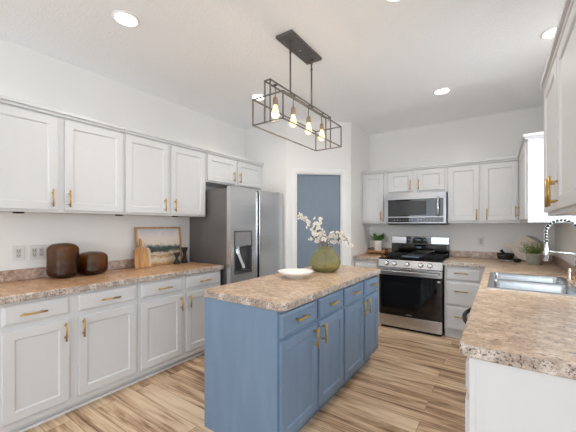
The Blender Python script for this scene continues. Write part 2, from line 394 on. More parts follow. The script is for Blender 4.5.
kn = MB(); kn.lathe([(0.026, 0), (0.026, 0.006), (0.01, 0.012), (0.01, 0.03), (0.024, 0.04), (0.028, 0.052), (0.02, 0.064), (0.004, 0.067)], seg=20,
    M=Matrix.Translation((D1 - 0.075, 0.03, 0.93)) @ Matrix.Rotation(R(90), 4, 'X')); kn.build('door_handle', CHROME, dr)
struct(MB().box(-1.70, -1.686, 4.0, 4.09, 0, 0.09, 0.002).build('baseboard_nook', TRIM))

# ------------------------------------------------------------------ cabinetry
def bar_handle(parent, cx, y, cz, L, vertical, face_y, material=GOLD, r=0.006):
    m = MB(); h = L / 2; g = L * 0.32
    if vertical:
        m.tube([(cx, y, cz - h), (cx, y, cz + h)], r, 10)
        for s in (-g, g): m.tube([(cx, y, cz + s), (cx, face_y, cz + s)], r * 0.8, 8)
    else:
        m.tube([(cx - h, y, cz), (cx + h, y, cz)], r, 10)
        for s in (-g, g): m.tube([(cx + s, y, cz), (cx + s, face_y, cz)], r * 0.8, 8)
    return m.build('handle', material, parent)
def shaker(x0, x1, z0, z1, t=0.02, rail=0.056, rec=0.009):
    m = MB(); bm = m.bm; e = 0.0025
    def rect(a, y): return [bm.verts.new((x0 + a, y, z0 + a)), bm.verts.new((x1 - a, y, z0 + a)), bm.verts.new((x1 - a, y, z1 - a)), bm.verts.new((x0 + a, y, z1 - a))]
    rs = [rect(0, 0), rect(0, -t + e), rect(e, -t), rect(rail, -t), rect(rail + 0.004, -t + 0.003), rect(rail + 0.009, -t + rec)]
    m.cap(rs[0], 0)
    for a, b in zip(rs, rs[1:]): m.ring(a, b, 0, False)
    m.cap(rs[-1], 0, True)
    return m
def slab(x0, x1, z0, z1, t=0.02):
    m = MB(); bm = m.bm
    def rect(a, y): return [bm.verts.new((x0 + a, y, z0 + a)), bm.verts.new((x1 - a, y, z0 + a)), bm.verts.new((x1 - a, y, z1 - a)), bm.verts.new((x0 + a, y, z1 - a))]
    rs = [rect(0, 0), rect(0, -t + 0.008), rect(0.004, -t + 0.006), rect(0.012, -t + 0.001), rect(0.016, -t)]
    m.cap(rs[0], 0)
    for a, b in zip(rs, rs[1:]): m.ring(a, b, 0, False)
    m.cap(rs[-1], 0, True)
    return m
def cabinet(name, label, loc, rz, w, depth, z0, z1, fronts, paint=WHITE, toe=None, crown=None, cat='cabinet', group=None, solid=True, hl=0.13, shell_top=None):
    """origin: left end of the face frame on the floor line, front looks along local -y"""
    t = thing(name, label, cat, loc, rz, group)
    b = MB()
    if shell_top: b.box(0, w, 0, depth, z0, shell_top, 0.002); b.box(0, w, 0, 0.02, shell_top - 0.01, z1)
    else: b.box(0, w, 0, depth, z0, z1, 0.002)
    b.build('carcass', paint, t)
    if toe: 
        MB().box(0, w, toe, depth, 0.0, z0 + 0.001).build('toe_kick', paint, t)
    if crown:
        top, sl, sr = crown; c = MB()
        for (a, zz0, zz1) in ((0.012, z1 - 0.004, z1 + (top - z1) * 0.45), (0.026, z1 + (top - z1) * 0.4, top)):
            c.box(-a if sl else 0, w + (a if sr else 0), -a - 0.008, depth, zz0, zz1, 0.004)
        c.build('crown_moulding', paint, t)
    for f in fronts:
        kind, x0, x1, a, c2 = f[:5]; h = f[5] if len(f) > 5 else None
        if kind == 'door':
            d = shaker(x0, x1, a, c2).build('door', paint, t)
            if h: bar_handle(d, h[0], -0.052, h[1], hl, True, -0.018)
        else:
            d = slab(x0, x1, a, c2).build('drawer', paint, t)
            if h: bar_handle(d, h[0], -0.052, h[1], hl + 0.01, False, -0.018)
    return t
H90, M90 = R(90), R(-90)
# left wall, upper row  (local x = world Y - y0)
y0 = 0.42; fx = -2.79
cabinet('wall_cabinet', 'white two-door wall cabinet high on the left wall, nearest the viewer', (fx, y0, 0), H90, 1.43 - y0, fx - XL - 0.002, 1.445, 2.185,
    [('door', 0.03, 0.932 - y0, 1.463, 2.165, (0.892 - y0, 1.552)), ('door', 0.976 - y0, 1.422 - y0, 1.463, 2.165, (0.998 - y0 + 0.003, 1.552))], crown=(2.225, 0, 0), group='left wall upper cabinets')
y0 = 1.432
cabinet('wall_cabinet', 'white two-door wall cabinet on the left wall, directly left of the refrigerator, above the painting', (fx, y0, 0), H90, 2.372 - y0, fx - XL - 0.002, 1.445, 2.185,
    [('door', 1.446 - y0, 1.878 - y0, 1.463, 2.165, (1.831 - y0, 1.55)), ('door', 1.914 - y0, 2.345 - y0, 1.463, 2.165, (1.935 - y0 + 0.012, 1.55))], crown=(2.225, 0, 0), group='left wall upper cabinets')
y0 = 2.374
cabinet('wall_cabinet', 'short white two-door cabinet mounted over the stainless refrigerator', (fx, y0, 0), H90, YR - 0.004 - y0, fx - XL - 0.002, 1.850, 2.185,
    [('door', 0.015, 2.855 - y0, 1.867, 2.165, (2.80 - y0, 1.955)), ('door', 2.880 - y0, 3.345 - y0, 1.867, 2.165, (2.912 - y0, 1.955))], crown=(2.225, 0, 0), group='left wall upper cabinets')
# left wall, base row
fx = -2.515
y0 = 0.50
cabinet('base_cabinet', 'white base cabinet below the two dark glass vases, nearest on the left', (fx, y0, 0), H90, 1.412 - y0, fx - XL - 0.002, 0.065, 0.868,
    [('drawer', 0.552 - y0, 0.906 - y0, 0.725, 0.846, (0.70 - y0, 0.783)), ('drawer', 0.964 - y0, 1.392 - y0, 0.725, 0.846, (1.176 - y0, 0.783)),
     ('door', 0.552 - y0, 0.906 - y0, 0.118, 0.686, (0.878 - y0, 0.61)), ('door', 0.964 - y0, 1.392 - y0, 0.118, 0.686, (0.990 - y0, 0.61))], toe=0.055, group='left wall base cabinets')
y0 = 1.413
cabinet('base_cabinet', 'white base cabinet below the painting and candle holders, beside the refrigerator', (fx, y0, 0), H90, 2.345 - y0, fx - XL - 0.002, 0.065, 0.868,
    [('drawer', 1.434 - y0, 1.842 - y0, 0.725, 0.846, (1.644 - y0, 0.783)), ('drawer', 1.890 - y0, 2.331 - y0, 0.725, 0.846, (2.105 - y0, 0.785)),
     ('door', 1.434 - y0, 1.842 - y0, 0.118, 0.686, (1.820 - y0, 0.607)), ('door', 1.890 - y0, 2.331 - y0, 0.118, 0.686, (1.922 - y0, 0.61))], toe=0.055, group='left wall base cabinets')
sh = MB().box(-2.569, -2.556, 0.50, 2.345, 0, 0.02, 0.004); tag(sh.build('shoe_moulding', TRIM), 'thin white shoe moulding along the floor below the left base cabinets', 'moulding')
# left countertop
def counter(name, label, poly, z0=0.869, z1=0.914, top=CTOP, splash=None, hole=None):
    m = MB().prism(poly, z0, z1, 0.005, 0, 1)
    ob = m.build(name, [top, CEDGE])
    if hole:
        c = MB().box(*hole).build('cut', top); md = ob.modifiers.new('b', 'BOOLEAN'); md.object = c; md.operation = 'DIFFERENCE'; md.solver = 'EXACT'
        dg = bpy.context.evaluated_depsgraph_get(); me = bpy.data.meshes.new_from_object(ob.evaluated_get(dg)); ob.modifiers.clear(); ob.data = me
        bpy.data.objects.remove(c)
    tag(ob, label, 'countertop')
    if splash:
        for (lb, *bx) in splash:
            s = MB(); s.box(*bx, z1 + 0.0005, z1 + 0.088, 0.004); tag(s.build('backsplash', CSPLASH), lb, 'backsplash')
    return ob
counter('countertop', 'brown mottled laminate countertop running along the left wall', rounded(XL + 0.001, -2.468, 0.47, 2.362, 0.02, (0, 1, 1, 0)), top=CTOPL, splash=[('speckled laminate backsplash strip along the left wall behind the dark vases', XL + 0.001, XL + 0.02, 0.47, 2.362)])

# island
isl = thing('kitchen_island', 'blue kitchen island cabinet with four drawers and four doors facing the range', 'island', (-1.022, 1.385, 0), H90)
IW, ID = 3.055 - 1.385, 0.605
MB().box(0, IW, 0, ID, 0.10, 0.868, 0.002).build('carcass', BLUE, isl)
MB().box(0.03, IW - 0.03, 0.06, ID - 0.002, 0.0, 0.101).build('toe_kick', BLUE, isl)
ep = MB(); ep.box(-0.010, 0, -0.0, ID + 0.002, 0.0, 0.868, 0.002); ep.build('end_panel', BLUE, isl)
for (ya, yb, dh, ph, up) in ((1.392, 1.803, 1.748, 1.58, 1), (1.828, 2.215, 1.862, 2.01, 1), (2.248, 2.645, 2.600, 2.435, 1), (2.682, 3.045, 2.724, 2.86, 1)):
    a, b = ya - 1.385, yb - 1.385
    d = slab(a, b, 0.712, 0.846).build('drawer', BLUE, isl); bar_handle(d, ph - 1.385, -0.054, 0.789, 0.128, False, -0.018, GOLD, 0.0065)
    d = shaker(a, b, 0.118, 0.692).build('door', BLUE, isl); bar_handle(d, dh - 1.385, -0.054, 0.617, 0.135, True, -0.018, GOLD, 0.0065)
counter('countertop', 'tan mottled laminate countertop with rounded corners on the blue island', rounded(-1.655, -0.976, 1.366, 3.078, 0.05))

# back wall, upper row (local x = world X - x0)
fy = 4.41; dep = YB - fy - 0.002
cabinet('wall_cabinet', 'narrow white single-door wall cabinet left of the microwave', (-1.698, fy, 0), 0, 0.372, dep, 1.372, 2.10,
    [('door', 0.030, 0.325, 1.405, 2.082, (0.297, 1.478))], crown=(2.14, 0, 0), group='back wall upper cabinets')
cabinet('wall_cabinet', 'short white two-door cabinet directly above the microwave', (-1.325, fy, 0), 0, 0.772, dep, 1.775, 2.10,
    [('door', 0.030, 0.352, 1.812, 2.082, (0.326, 1.893)), ('door', 0.412, 0.738, 1.812, 2.082, (0.432, 1.893))], crown=(2.14, 0, 0), group='back wall upper cabinets')
cabinet('wall_cabinet', 'white two-door wall cabinet on the back wall right of the microwave', (-0.552, fy, 0), 0, 0.750, dep, 1.372, 2.10,
    [('door', 0.010, 0.345, 1.405, 2.082, (0.319, 1.478)), ('door', 0.381, 0.725, 1.405, 2.082, (0.424, 1.478))], crown=(2.14, 0, 0), group='back wall upper cabinets')
# right wall uppers (local x = y1 - world Y)
y1 = YB - 0.003
cabinet('wall_cabinet', 'white corner wall cabinet with plain side panel at the far right', (0.2, y1, 0), M90, y1 - 3.385, XR - 0.2 - 0.002, 1.372, 2.10,
    [('door', y1 - 4.36, y1 - 3.41, 1.405, 2.082, (y1 - 4.30, 1.50))], crown=(2.14, 0, 1), group='right wall upper cabinets')
y1 = 2.46
cabinet('wall_cabinet', 'white two-door wall cabinet closest at the right edge, with large gold pulls', (0.242, y1, 0), M90, 2.46 - 1.35, XR - 0.242 - 0.002, 1.405, 2.185,
    [('door', 0.02, y1 - 1.955, 1.425, 2.165, (y1 - 1.985, 1.508)), ('door', y1 - 1.915, 1.09, 1.425, 2.165, (y1 - 1.885, 1.508))], crown=(2.235, 1, 1), group='right wall upper cabinets', hl=0.14)
# back wall, base
fy = 4.11; dep = YB - fy - 0.002
cabinet('base_cabinet', 'small white base cabinet left of the range, under the white potted plant', (-1.698, fy, 0), 0, 0.358, dep, 0.10, 0.868,
    [('drawer', 0.02, 0.335, 0.693, 0.824), ('door', 0.02, 0.335, 0.118, 0.67, (0.30, 0.60))], toe=0.055)
cabinet('drawer_cabinet', 'white base cabinet with a stack of three drawers right of the range', (-0.548, fy, 0), 0, 0.455, dep, 0.10, 0.868,
    [('drawer', 0.018, 0.365, 0.700, 0.832, (0.18, 0.787)), ('drawer', 0.018, 0.365, 0.405, 0.675, (0.18, 0.575)), ('drawer', 0.018, 0.365, 0.115, 0.385, (0.18, 0.275))], toe=0.045)
# right wall base run (fronts look towards -X)
cabinet('base_cabinet', 'white base cabinet at the near end of the right counter, big plain end panel', (-0.087, 1.90, 0), M90, 0.59, XR + 0.087 - 0.002, 0.10, 0.868,
    [('drawer', 0.015, 0.575, 0.725, 0.846, (0.295, 0.79)), ('door', 0.015, 0.575, 0.118, 0.70)], toe=0.055)
epn = MB().box(-0.092, XR - 0.004, 1.301, 1.309, 0.0, 0.868, 0.002); epn.box(-0.092, -0.072, 1.297, 1.302, 0.0, 0.868, 0.001)
tag(epn.build('end_panel', WHITE), 'plain white end panel closing the near end of the right counter', 'panel')
cabinet('base_cabinet', 'white base cabinet below the kitchen sink', (-0.087, 3.40, 0), M90, 0.872, XR + 0.087 - 0.002, 0.10, 0.868,
    [('door', 0.03, 0.405, 0.118, 0.84, (0.37, 0.75)), ('door', 0.425, 0.80, 0.118, 0.84, (0.46, 0.75))], toe=0.055, shell_top=0.68)
cabinet('base_cabinet', 'white corner base cabinet under the stone pot and round board', (-0.087, YB - 0.004, 0), M90, YB - 0.004 - 3.402, XR + 0.087 - 0.002, 0.10, 0.868, [], toe=0.055)
dw = thing('dishwasher', 'dishwasher with curved black handle under the right counter', 'dishwasher', (-0.087, 2.522, 0), M90)
MB().box(0, 0.618, 0, 0.6, 0.10, 0.866, 0.002).build('tub', BLACK, dw)
MB().box(0.01, 0.608, -0.022, 0, 0.11, 0.85, 0.004).build('door', STEEL, dw)
MB().box(0.01, 0.608, 0.05, 0.58, 0.0, 0.10).build('toe_kick', BLACK, dw)
hp = [(0.05 + 0.50 * i / 16, -0.02 - 0.075 * math.sin(PI * i / 16) ** 0.6, 0.785) for i in range(17)]
MB().tube(hp, 0.012, 10).build('handle', BLACKMATTE, dw)

# right countertop, L shaped with the sink cut-out
pl = [(-0.125 + 0.03 - 0.03 * math.cos(R(a)), 1.285 + 0.03 - 0.03 * math.sin(R(a))) for a in (0, 22, 45, 68, 90)]
poly = pl + [(XR - 0.001, 1.285), (XR - 0.001, YB - 0.001), (-0.556, YB - 0.001), (-0.556, 4.068), (-0.125, 4.068)]
SX0, SX1, SY0, SY1 = -0.072, 0.435, 2.53, 3.38
counter('countertop', 'L-shaped tan laminate countertop holding the sink on the right', poly, splash=[('speckled laminate backsplash strip along the right wall behind the faucet', XR - 0.02, XR - 0.001, 1.30, YB - 0.002), ('speckled laminate backsplash strip on the back wall right of the range', -0.556, XR - 0.021, YB - 0.02, YB - 0.001)],
    hole=(SX0 + 0.012, SX1 - 0.012, SY0 + 0.012, SY1 - 0.012, 0.8, 1.0))
counter('countertop', 'short brown laminate countertop left of the range under the potted plant', [(-1.698, 4.068), (-1.334, 4.068), (-1.334, YB - 0.001), (-1.698, YB - 0.001)], top=CTOPL, splash=[('short speckled backsplash strip on the back wall behind the white potted plant', -1.68, -1.334, YB - 0.02, YB - 0.001)])

# ------------------------------------------------------------------ refrigerator
fr = thing('refrigerator', 'tall stainless side-by-side refrigerator with ice and water dispenser', 'refrigerator', (-2.405, 2.388, 0), H90)
FW = 0.985
MB().box(0.003, FW - 0.003, 0.062, 0.70, 0.02, 1.755, 0.006).build('body', DARKSTEEL, fr)
ld = MB(); X0, X1 = 0.055, 0.345
ld.box(0, X0, 0, 0.055, 0.07, 1.775); ld.box(X1, 0.425, 0, 0.055, 0.07, 1.775); ld.box(X0, X1, 0, 0.055, 0.07, 0.80); ld.box(X0, X1, 0, 0.055, 1.285, 1.775)
ld = ld.build('door', FSTEEL, fr)
dp = MB(); dp.box(X0, X1, 0.05, 0.058, 0.80, 1.285); dp.box(X0, X0 + 0.015, -0.004, 0.05, 0.80, 1.285); dp.box(X1 - 0.015, X1, -0.004, 0.05, 0.80, 1.285); dp.box(X0, X1, -0.004, 0.05, 0.80, 0.83); dp.box(X0, X1, -0.004, 0.05, 1.27, 1.285)
dp.build('dispenser_recess', mat('dispenser_dark', (92, 92, 94), 0.3, 0.4, var=0.03), ld)
MB().box(X0 + 0.015, X1 - 0.015, -0.003, 0.05, 1.12, 1.27, 0.002).build('dispenser_display', mat('dispenser_grey', (150, 150, 152), 0.35, 0.3, var=0.05), ld)
MB().box(X0 + 0.015, X1 - 0.015, -0.004, 0.0, 1.105, 1.12, 0.001).build('dispenser_trim', CHROME, ld)
pdl = MB(); Mx = Matrix.Translation((0.175, 0.03, 0.98)) @ Matrix.Rotation(R(-14), 4, 'Y') @ Matrix.Rotation(R(-16), 4, 'X')
pdl.box(-0.022, 0.022, -0.006, 0.006, -0.13, 0.10, 0.003, M=Mx); pdl.box(0.08, 0.15, 0.0, 0.045, 1.03, 1.10, 0.004); pdl.build('dispenser_paddle', CHROME, ld)
rd = MB().box(0.482, FW, 0, 0.055, 0.07, 1.775, 0.006).build('door', FSTEEL, fr)
gp = MB(); gp.box(0.427, 0.480, 0.035, 0.06, 0.07, 1.76); gp.build('door_gap', BLACK, fr)
for x, pr in ((0.4265, ld), (0.4735, rd)):
    hg = MB(); hg.box(x, x + 0.009, -0.012, 0.03, 0.32, 1.74, 0.002); hg.build('pocket_handle', CHROME, pr)
MB().box(0.428, 0.478, -0.008, 0.036, 1.125, 1.155, 0.003).build('latch_bridge', STEEL, fr)
MB().box(0.02, FW - 0.02, 0.03, 0.6, 0.0, 0.06).build('kick_grille', BLACK, fr)
for x in (0.03, FW - 0.10): MB().box(x, x + 0.07, 0.03, 0.12, 1.756, 1.785, 0.004).build('hinge_cover', BLACK, fr)

# ------------------------------------------------------------------ range
rg = thing('range', 'stainless gas range with black oven door and five knobs', 'stove', (-1.329, 4.06, 0))
RW = 0.768
MB().box(0.002, RW - 0.002, 0.05, 0.64, 0.02, 0.90).build('body', BLACK, rg)
MB().box(0.004, RW - 0.004, 0.0, 0.05, 0.035, 0.182, 0.004).build('storage_drawer', STEEL, rg)
MB().box(0.02, RW - 0.02, 0.04, 0.5, 0.0, 0.035).build('kick_plate', BLACK, rg)
od = MB().box(0.004, RW - 0.004, 0.0, 0.05, 0.188, 0.700, 0.004).build('oven_door', BLACKGLASS, rg)
MB().box(0.004, RW - 0.004, -0.002, 0.05, 0.702, 0.792, 0.004).build('door_band', STEEL, od)
MB().box(0.12, RW - 0.12, -0.002, 0.001, 0.27, 0.60, 0.001).build('oven_window', mat('oven_window', (16, 16, 18), 0.08, coat=0.5, var=0.05), od)
MB().box(RW / 2 - 0.035, RW / 2 + 0.035, -0.002, 0.0, 0.205, 0.215).build('maker_badge', mat('badge_grey', (120, 120, 124), 0.4, 0.5, var=0.02), od)
MB().box(RW - 0.055, RW - 0.025, -0.0015, 0.0, 0.655, 0.672).build('label_sticker', PLATE, od)
h = MB(); h.box(0.035, RW - 0.035, -0.062, -0.044, 0.735, 0.765, 0.006)
for x in (0.06, RW - 0.075): h.box(x, x + 0.02, -0.048, 0.0, 0.742, 0.758, 0.002)
h.build('handle', STEEL, od)
cp = MB(); cp.bm.free(); cp.bm = bmesh.new()
vs = [[cp.bm.verts.new((x, y, z)) for (y, z) in ((0.0, 0.797), (-0.012, 0.805), (0.012, 0.898), (0.06, 0.903), (0.06, 0.797))] for x in (0.0, RW)]
cp.ring(vs[0], vs[1], 0, False); cp.cap(vs[0], 0); cp.cap(vs[1], 0, True); cpo = cp.build('control_panel', STEEL, rg)
for x in (0.105, 0.205, 0.362, 0.525, 0.63):
    Mk = Matrix.Translation((x, -0.002, 0.850)) @ Matrix.Rotation(R(90 - 14), 4, 'X')
    k = MB(); k.lathe([(0.030, 0), (0.030, 0.006), (0.024, 0.009), (0.022, 0.032), (0.018, 0.036)], seg=24, M=Mk); ko = k.build('knob', CHROME, cpo)
ck = MB().box(0.0, RW, 0.0, 0.60, 0.903, 0.922, 0.006); ck.build('cooktop', BLACKGLASS, rg)
for (a, b) in ((0.02, 0.26), (0.51, 0.75)):
    g = MB(); zt0, zt1 = 0.944, 0.956
    for x in (a, b - 0.012): g.box(x, x + 0.012, 0.05, 0.56, zt0, zt1, 0.003)
    for y in (0.05, 0.30, 0.548): g.box(a, b, y, y + 0.012, zt0, zt1, 0.003)
    c = (a + b) / 2 - 0.006
    g.box(c, c + 0.012, 0.05, 0.56, zt0, zt1, 0.003)
    for y in (0.17, 0.43): g.box(a, b, y, y + 0.012, zt0, zt1, 0.003)
    for x in (a + 0.002, b - 0.014):
        for y in (0.052, 0.302, 0.546): g.box(x, x + 0.01, y, y + 0.01, 0.920, 0.946)
    g.build('grate', IRON, rg)
    for y in (0.176, 0.436): 
        bn = MB(); bn.lathe([(0.045, 0), (0.045, 0.008), (0.03, 0.010), (0.03, 0.018), (0.001, 0.019)], (c + 0.006, y, 0.922), 24); bn.build('burner', IRON, rg)
gd = MB(); gd.box(0.275, 0.495, 0.06, 0.54, 0.928, 0.950, 0.004); gd.build('griddle', GRIDDLE, rg)
bk = MB().box(0.0, RW, 0.585, 0.655, 0.92, 1.075, 0.004).build('backguard', BLACKGLASS, rg)
MB().box(-0.002, RW + 0.002, 0.575, 0.658, 1.077, 1.188, 0.010).build('backguard_fascia', STEEL, bk)
MB().box(0.215, 0.545, 0.572, 0.577, 1.088, 1.176, 0.001).build('display_panel', BLACKGLASS, bk)
dm = MB()
for i, (x, wd) in enumerate(((0.24, 0.02), (0.27, 0.02), (0.34, 0.03), (0.375, 0.03), (0.45, 0.02), (0.48, 0.02))): dm.box(x, x + wd, 0.5712, 0.5722, 1.13, 1.15)
dm.build('display_digits', DISPLAY, bk)
MB().box(RW / 2 - 0.03, RW / 2 + 0.03, 0.583, 0.586, 1.02, 1.045).build('clock_window', DISPLAY, bk)

# ------------------------------------------------------------------ microwave
mw = thing('microwave', 'stainless over-the-range microwave with black window', 'microwave', (-1.322, 4.325, 1.362))
MWW, MWH = 0.764, 0.410
MB().box(0.002, MWW - 0.002, 0.03, 0.41, 0.0, MWH, 0.003).build('housing', BLACK, mw)
md = MB(); md.box(0, 0.035, 0, 0.03, 0.012, MWH); md.box(MWW - 0.03, MWW, 0, 0.03, 0.012, MWH); md.box(0.035, MWW - 0.03, 0, 0.03, MWH - 0.075, MWH); md.box(0.035, MWW - 0.03, 0, 0.03, 0.012, 0.025); md.box(0.035, MWW - 0.03, 0, 0.03, 0.088, 0.102)
mdo = md.build('door_frame', MSTEEL, mw)
MB().box(0.035, MWW - 0.03, 0.005, 0.03, 0.102, MWH - 0.075).build('door_glass', BLACKGLASS, mw)
MB().box(0.11, 0.53, 0.003, 0.006, 0.125, MWH - 0.10, 0.001).build('viewing_window', mat('microwave_mesh', (30, 29, 29), 0.3, var=0.15, vscale=40), mw)
MB().box(0.035, MWW - 0.03, 0.004, 0.03, 0.025, 0.088).build('control_strip', BLACKGLASS, mw)
bt = MB()
for i in range(14): bt.box(0.12 + i * 0.038, 0.135 + i * 0.038, 0.002, 0.005, 0.050, 0.060)
bt.build('button_marks', mat('button_print', (150, 150, 150), 0.5, var=0.02), mw)
MB().box(0.355, 0.415, 0.002, 0.005, 0.048, 0.068).build('clock_display', DISPLAY, mw)
hm = MB(); hm.tube([(0.675, -0.001, 0.11), (0.675, -0.03, 0.13), (0.675, -0.036, 0.22), (0.675, -0.03, 0.32), (0.675, -0.001, 0.345)], 0.013, 12); hm.build('handle', CHROME, mw)
MB().box(0.03, MWW - 0.03, 0.04, 0.38, -0.012, 0.0, 0.002).build('vent_grille', BLACK, mw)

# ------------------------------------------------------------------ sink, faucet, dispenser
sk = thing('kitchen_sink', 'stainless double-bowl drop-in sink in the right counter', 'sink', (SX0, SY0, 0.914))
sw, sl = SX1 - SX0, SY1 - SY0
s = MB(); zt = 0.006
bowls = [(0.032, sw - 0.04, 0.03, sl / 2 - 0.014), (0.032, sw - 0.04, sl / 2 + 0.014, sl - 0.03)]
s.box(0, 0.032, 0, sl, 0, zt); s.box(sw - 0.04, sw, 0, sl, 0, zt); s.box(0.032, sw - 0.04, 0, 0.03, 0, zt); s.box(0.032, sw - 0.04, sl - 0.03, sl, 0, zt); s.box(0.032, sw - 0.04, sl / 2 - 0.014, sl / 2 + 0.014, -0.003, zt)
s.build('rim', SINKM, sk)
for (a, b, c, d) in bowls:
    m = MB(); bm = m.bm; prev = None
    for (i, z) in ((0, 0.004), (0.006, -0.02), (0.012, -0.14), (0.03, -0.172)):
        pts = rounded(a + i, b - i, c + i, d - i, 0.035, seg=4); ring = [bm.verts.new((p[0], p[1], z)) for p in pts]
        if prev: m.ring(prev, ring, 0, True)
        prev = ring
    m.cap(prev, 0); bo = m.build('bowl', SINKM, sk)
    dn = MB(); dn.lathe([(0.04, 0), (0.04, 0.003), (0.02, 0.001)], ((a + b) / 2, (c + d) / 2, -0.171), 20); dn.build('drain', CHROME, bo)
fc = thing('faucet', 'tall pull-down spring faucet with black hose at the sink', 'faucet', (0.475, 3.06, 0.914))
m = MB(); m.lathe([(0.03, 0), (0.03, 0.008), (0.022, 0.014), (0.018, 0.05), (0.018, 0.24), (0.014, 0.25), (0.014, 0.30)], seg=20); m.build('body', CHROME, fc)
AX = -0.17; AR = 0.092; zc = 0.385
path = [(0, 0, 0.30)] + [(0, 0, 0.30 + 0.085 * i / 3) for i in (1, 2)] + [(-AR + AR * math.cos(PI * i / 18), 0.0, zc + AR * 0.95 * math.sin(PI * i / 18)) for i in range(19)] + [(-2 * AR, 0.0, 0.298)]
MB().tube(path, 0.0085, 10).build('hose', BLACKMATTE, fc)
# coil spring wound on the hose
P = [Vector(p) for p in path]; cum = [0]
for a, b in zip(P, P[1:]): cum.append(cum[-1] + (b - a).length)
hel = []; turns = 20; N = turns * 12
for i in range(N + 1):
    d = cum[-1] * i / N; k = max(j for j in range(len(cum)) if cum[j] <= d + 1e-9); k = min(k, len(P) - 2)
    t = (d - cum[k]) / (cum[k + 1] - cum[k]); p = P[k].lerp(P[k + 1], t); T = (P[k + 1] - P[k]).normalized(); B = Vector((0, 1, 0)); Nn = T.cross(B).normalized()
    a = 2 * PI * turns * i / N; hel.append(p + (Nn * math.cos(a) + B * math.sin(a)) * 0.0125)
MB().tube(hel, 0.0019, 6).build('spring', CHROME, fc)
m = MB(); m.lathe([(0.014, 0.0), (0.019, 0.004), (0.017, 0.06), (0.013, 0.10), (0.010, 0.14)], (-2 * AR, 0, 0.160), 20); m.build('spray_head', CHROME, fc)
MB().tube([(0, 0, 0.22), (-2 * AR + 0.02, 0, 0.235)], 0.006, 10).build('docking_arm', CHROME, fc)
MB().tube([(0.0, 0, 0.08), (0.0, -0.05, 0.09), (0.0, -0.10, 0.12)], [0.010, 0.007, 0.006], 10).build('lever', CHROME, fc)
WARMCH = mat('champagne_metal', (232, 218, 196), 0.25, 1.0, var=0.02)
sd = thing('soap_dispenser', 'champagne metal soap dispenser behind the far corner of the sink', 'soap dispenser', (0.462, 3.30, 0.914))
m = MB(); m.lathe([(0.022, 0), (0.022, 0.006), (0.013, 0.012), (0.013, 0.085), (0.009, 0.09)], seg=20); m.build('pump_body', WARMCH, sd)
MB().tube([(0.0, 0, 0.075), (0.0, -0.03, 0.08), (-0.01, -0.075, 0.07)], 0.007, 10).build('nozzle', WARMCH, sd)

# ------------------------------------------------------------------ chandelier over the island
cx = -1.313
ch = thing('chandelier', 'linear open-cage metal chandelier with four bulbs over the island', 'chandelier', (cx, 0, 0))
MB().box(-0.073, 0.073, 1.845, 2.305, ZC - 0.022, ZC, 0.003).build('canopy', BRONZE, ch)
for y in (1.935, 2.255):
    m = MB(); m.tube([(0, y, 2.345), (0, y, ZC - 0.05)], 0.0065, 10); m.tube([(0, y, ZC - 0.06), (0, y, ZC - 0.02)], 0.010, 10); m.tube([(0, y, ZC - 0.115), (0, y, ZC - 0.095)], 0.009, 10)
    m.build('down_rod', BRONZE, ch)
MB().lathe([(0.008, 0), (0.006, -0.008), (0.001, -0.01)][::-1], (0, 2.075, ZC - 0.022), 12).build('canopy_screw', CHROME, ch)
Y0, Y1, ZB, ZT, ZI, hw, ih, t = 1.655, 2.56, 2.058, 2.240, 2.345, 0.131, 0.024, 0.0042
m = MB()
def bar(a, b): 
    lo = [min(a[i], b[i]) - t for i in range(3)]; hi = [max(a[i], b[i]) + t for i in range(3)]; m.box(lo[0], hi[0], lo[1], hi[1], lo[2], hi[2])
for z in (ZB, ZT):
    for x in (-hw, hw): bar((x, Y0, z), (x, Y1, z))
    for y in (Y0, Y1): bar((-hw, y, z), (hw, y, z))
for x in (-hw, hw):
    for y in (Y0, Y1): bar((x, y, ZB), (x, y, ZT))
m.build('outer_cage', BRONZE, ch)
m = MB()
for x in (-ih, ih):
    bar((x, Y0, ZI), (x, Y1, ZI))
    for y in (Y0, Y1): bar((x, y, ZB), (x, y, ZI))
for y in (Y0, Y1, 1.935, 2.255): bar((-ih, y, ZI), (ih, y, ZI))
m.build('inner_frame', BRONZE, ch)
for y in (1.745, 1.975, 2.205, 2.435):
    m = MB(); m.tube([(0, y, 2.255), (0, y, ZI)], 0.004, 8); m.box(-ih, ih, y - 0.006, y + 0.006, ZI - 0.005, ZI + 0.005); st = m.build('lamp_holder', BRONZE, ch)
    m = MB(); m.lathe([(0.010, 0.055), (0.017, 0.045), (0.019, 0.0), (0.015, -0.004)], (0, y, 2.205), 16); m.build('socket', BRASS, st)
    m = MB(); m.lathe([(0.013, 0.0), (0.014, -0.012), (0.020, -0.038), (0.028, -0.065), (0.028, -0.078), (0.020, -0.092), (0.008, -0.098), (0.001, -0.099)], (0, y, 2.205), 20); m.build('bulb', BULB, st)
    l = bpy.data.lights.new('bulb_light', 'POINT'); l.energy = 1.3; l.color = (1.0, 0.80, 0.55); l.shadow_soft_size = 0.03
    lo = bpy.data.objects.new('bulb_light', l); COL.objects.link(lo); lo.location = (cx, y, 2.03)

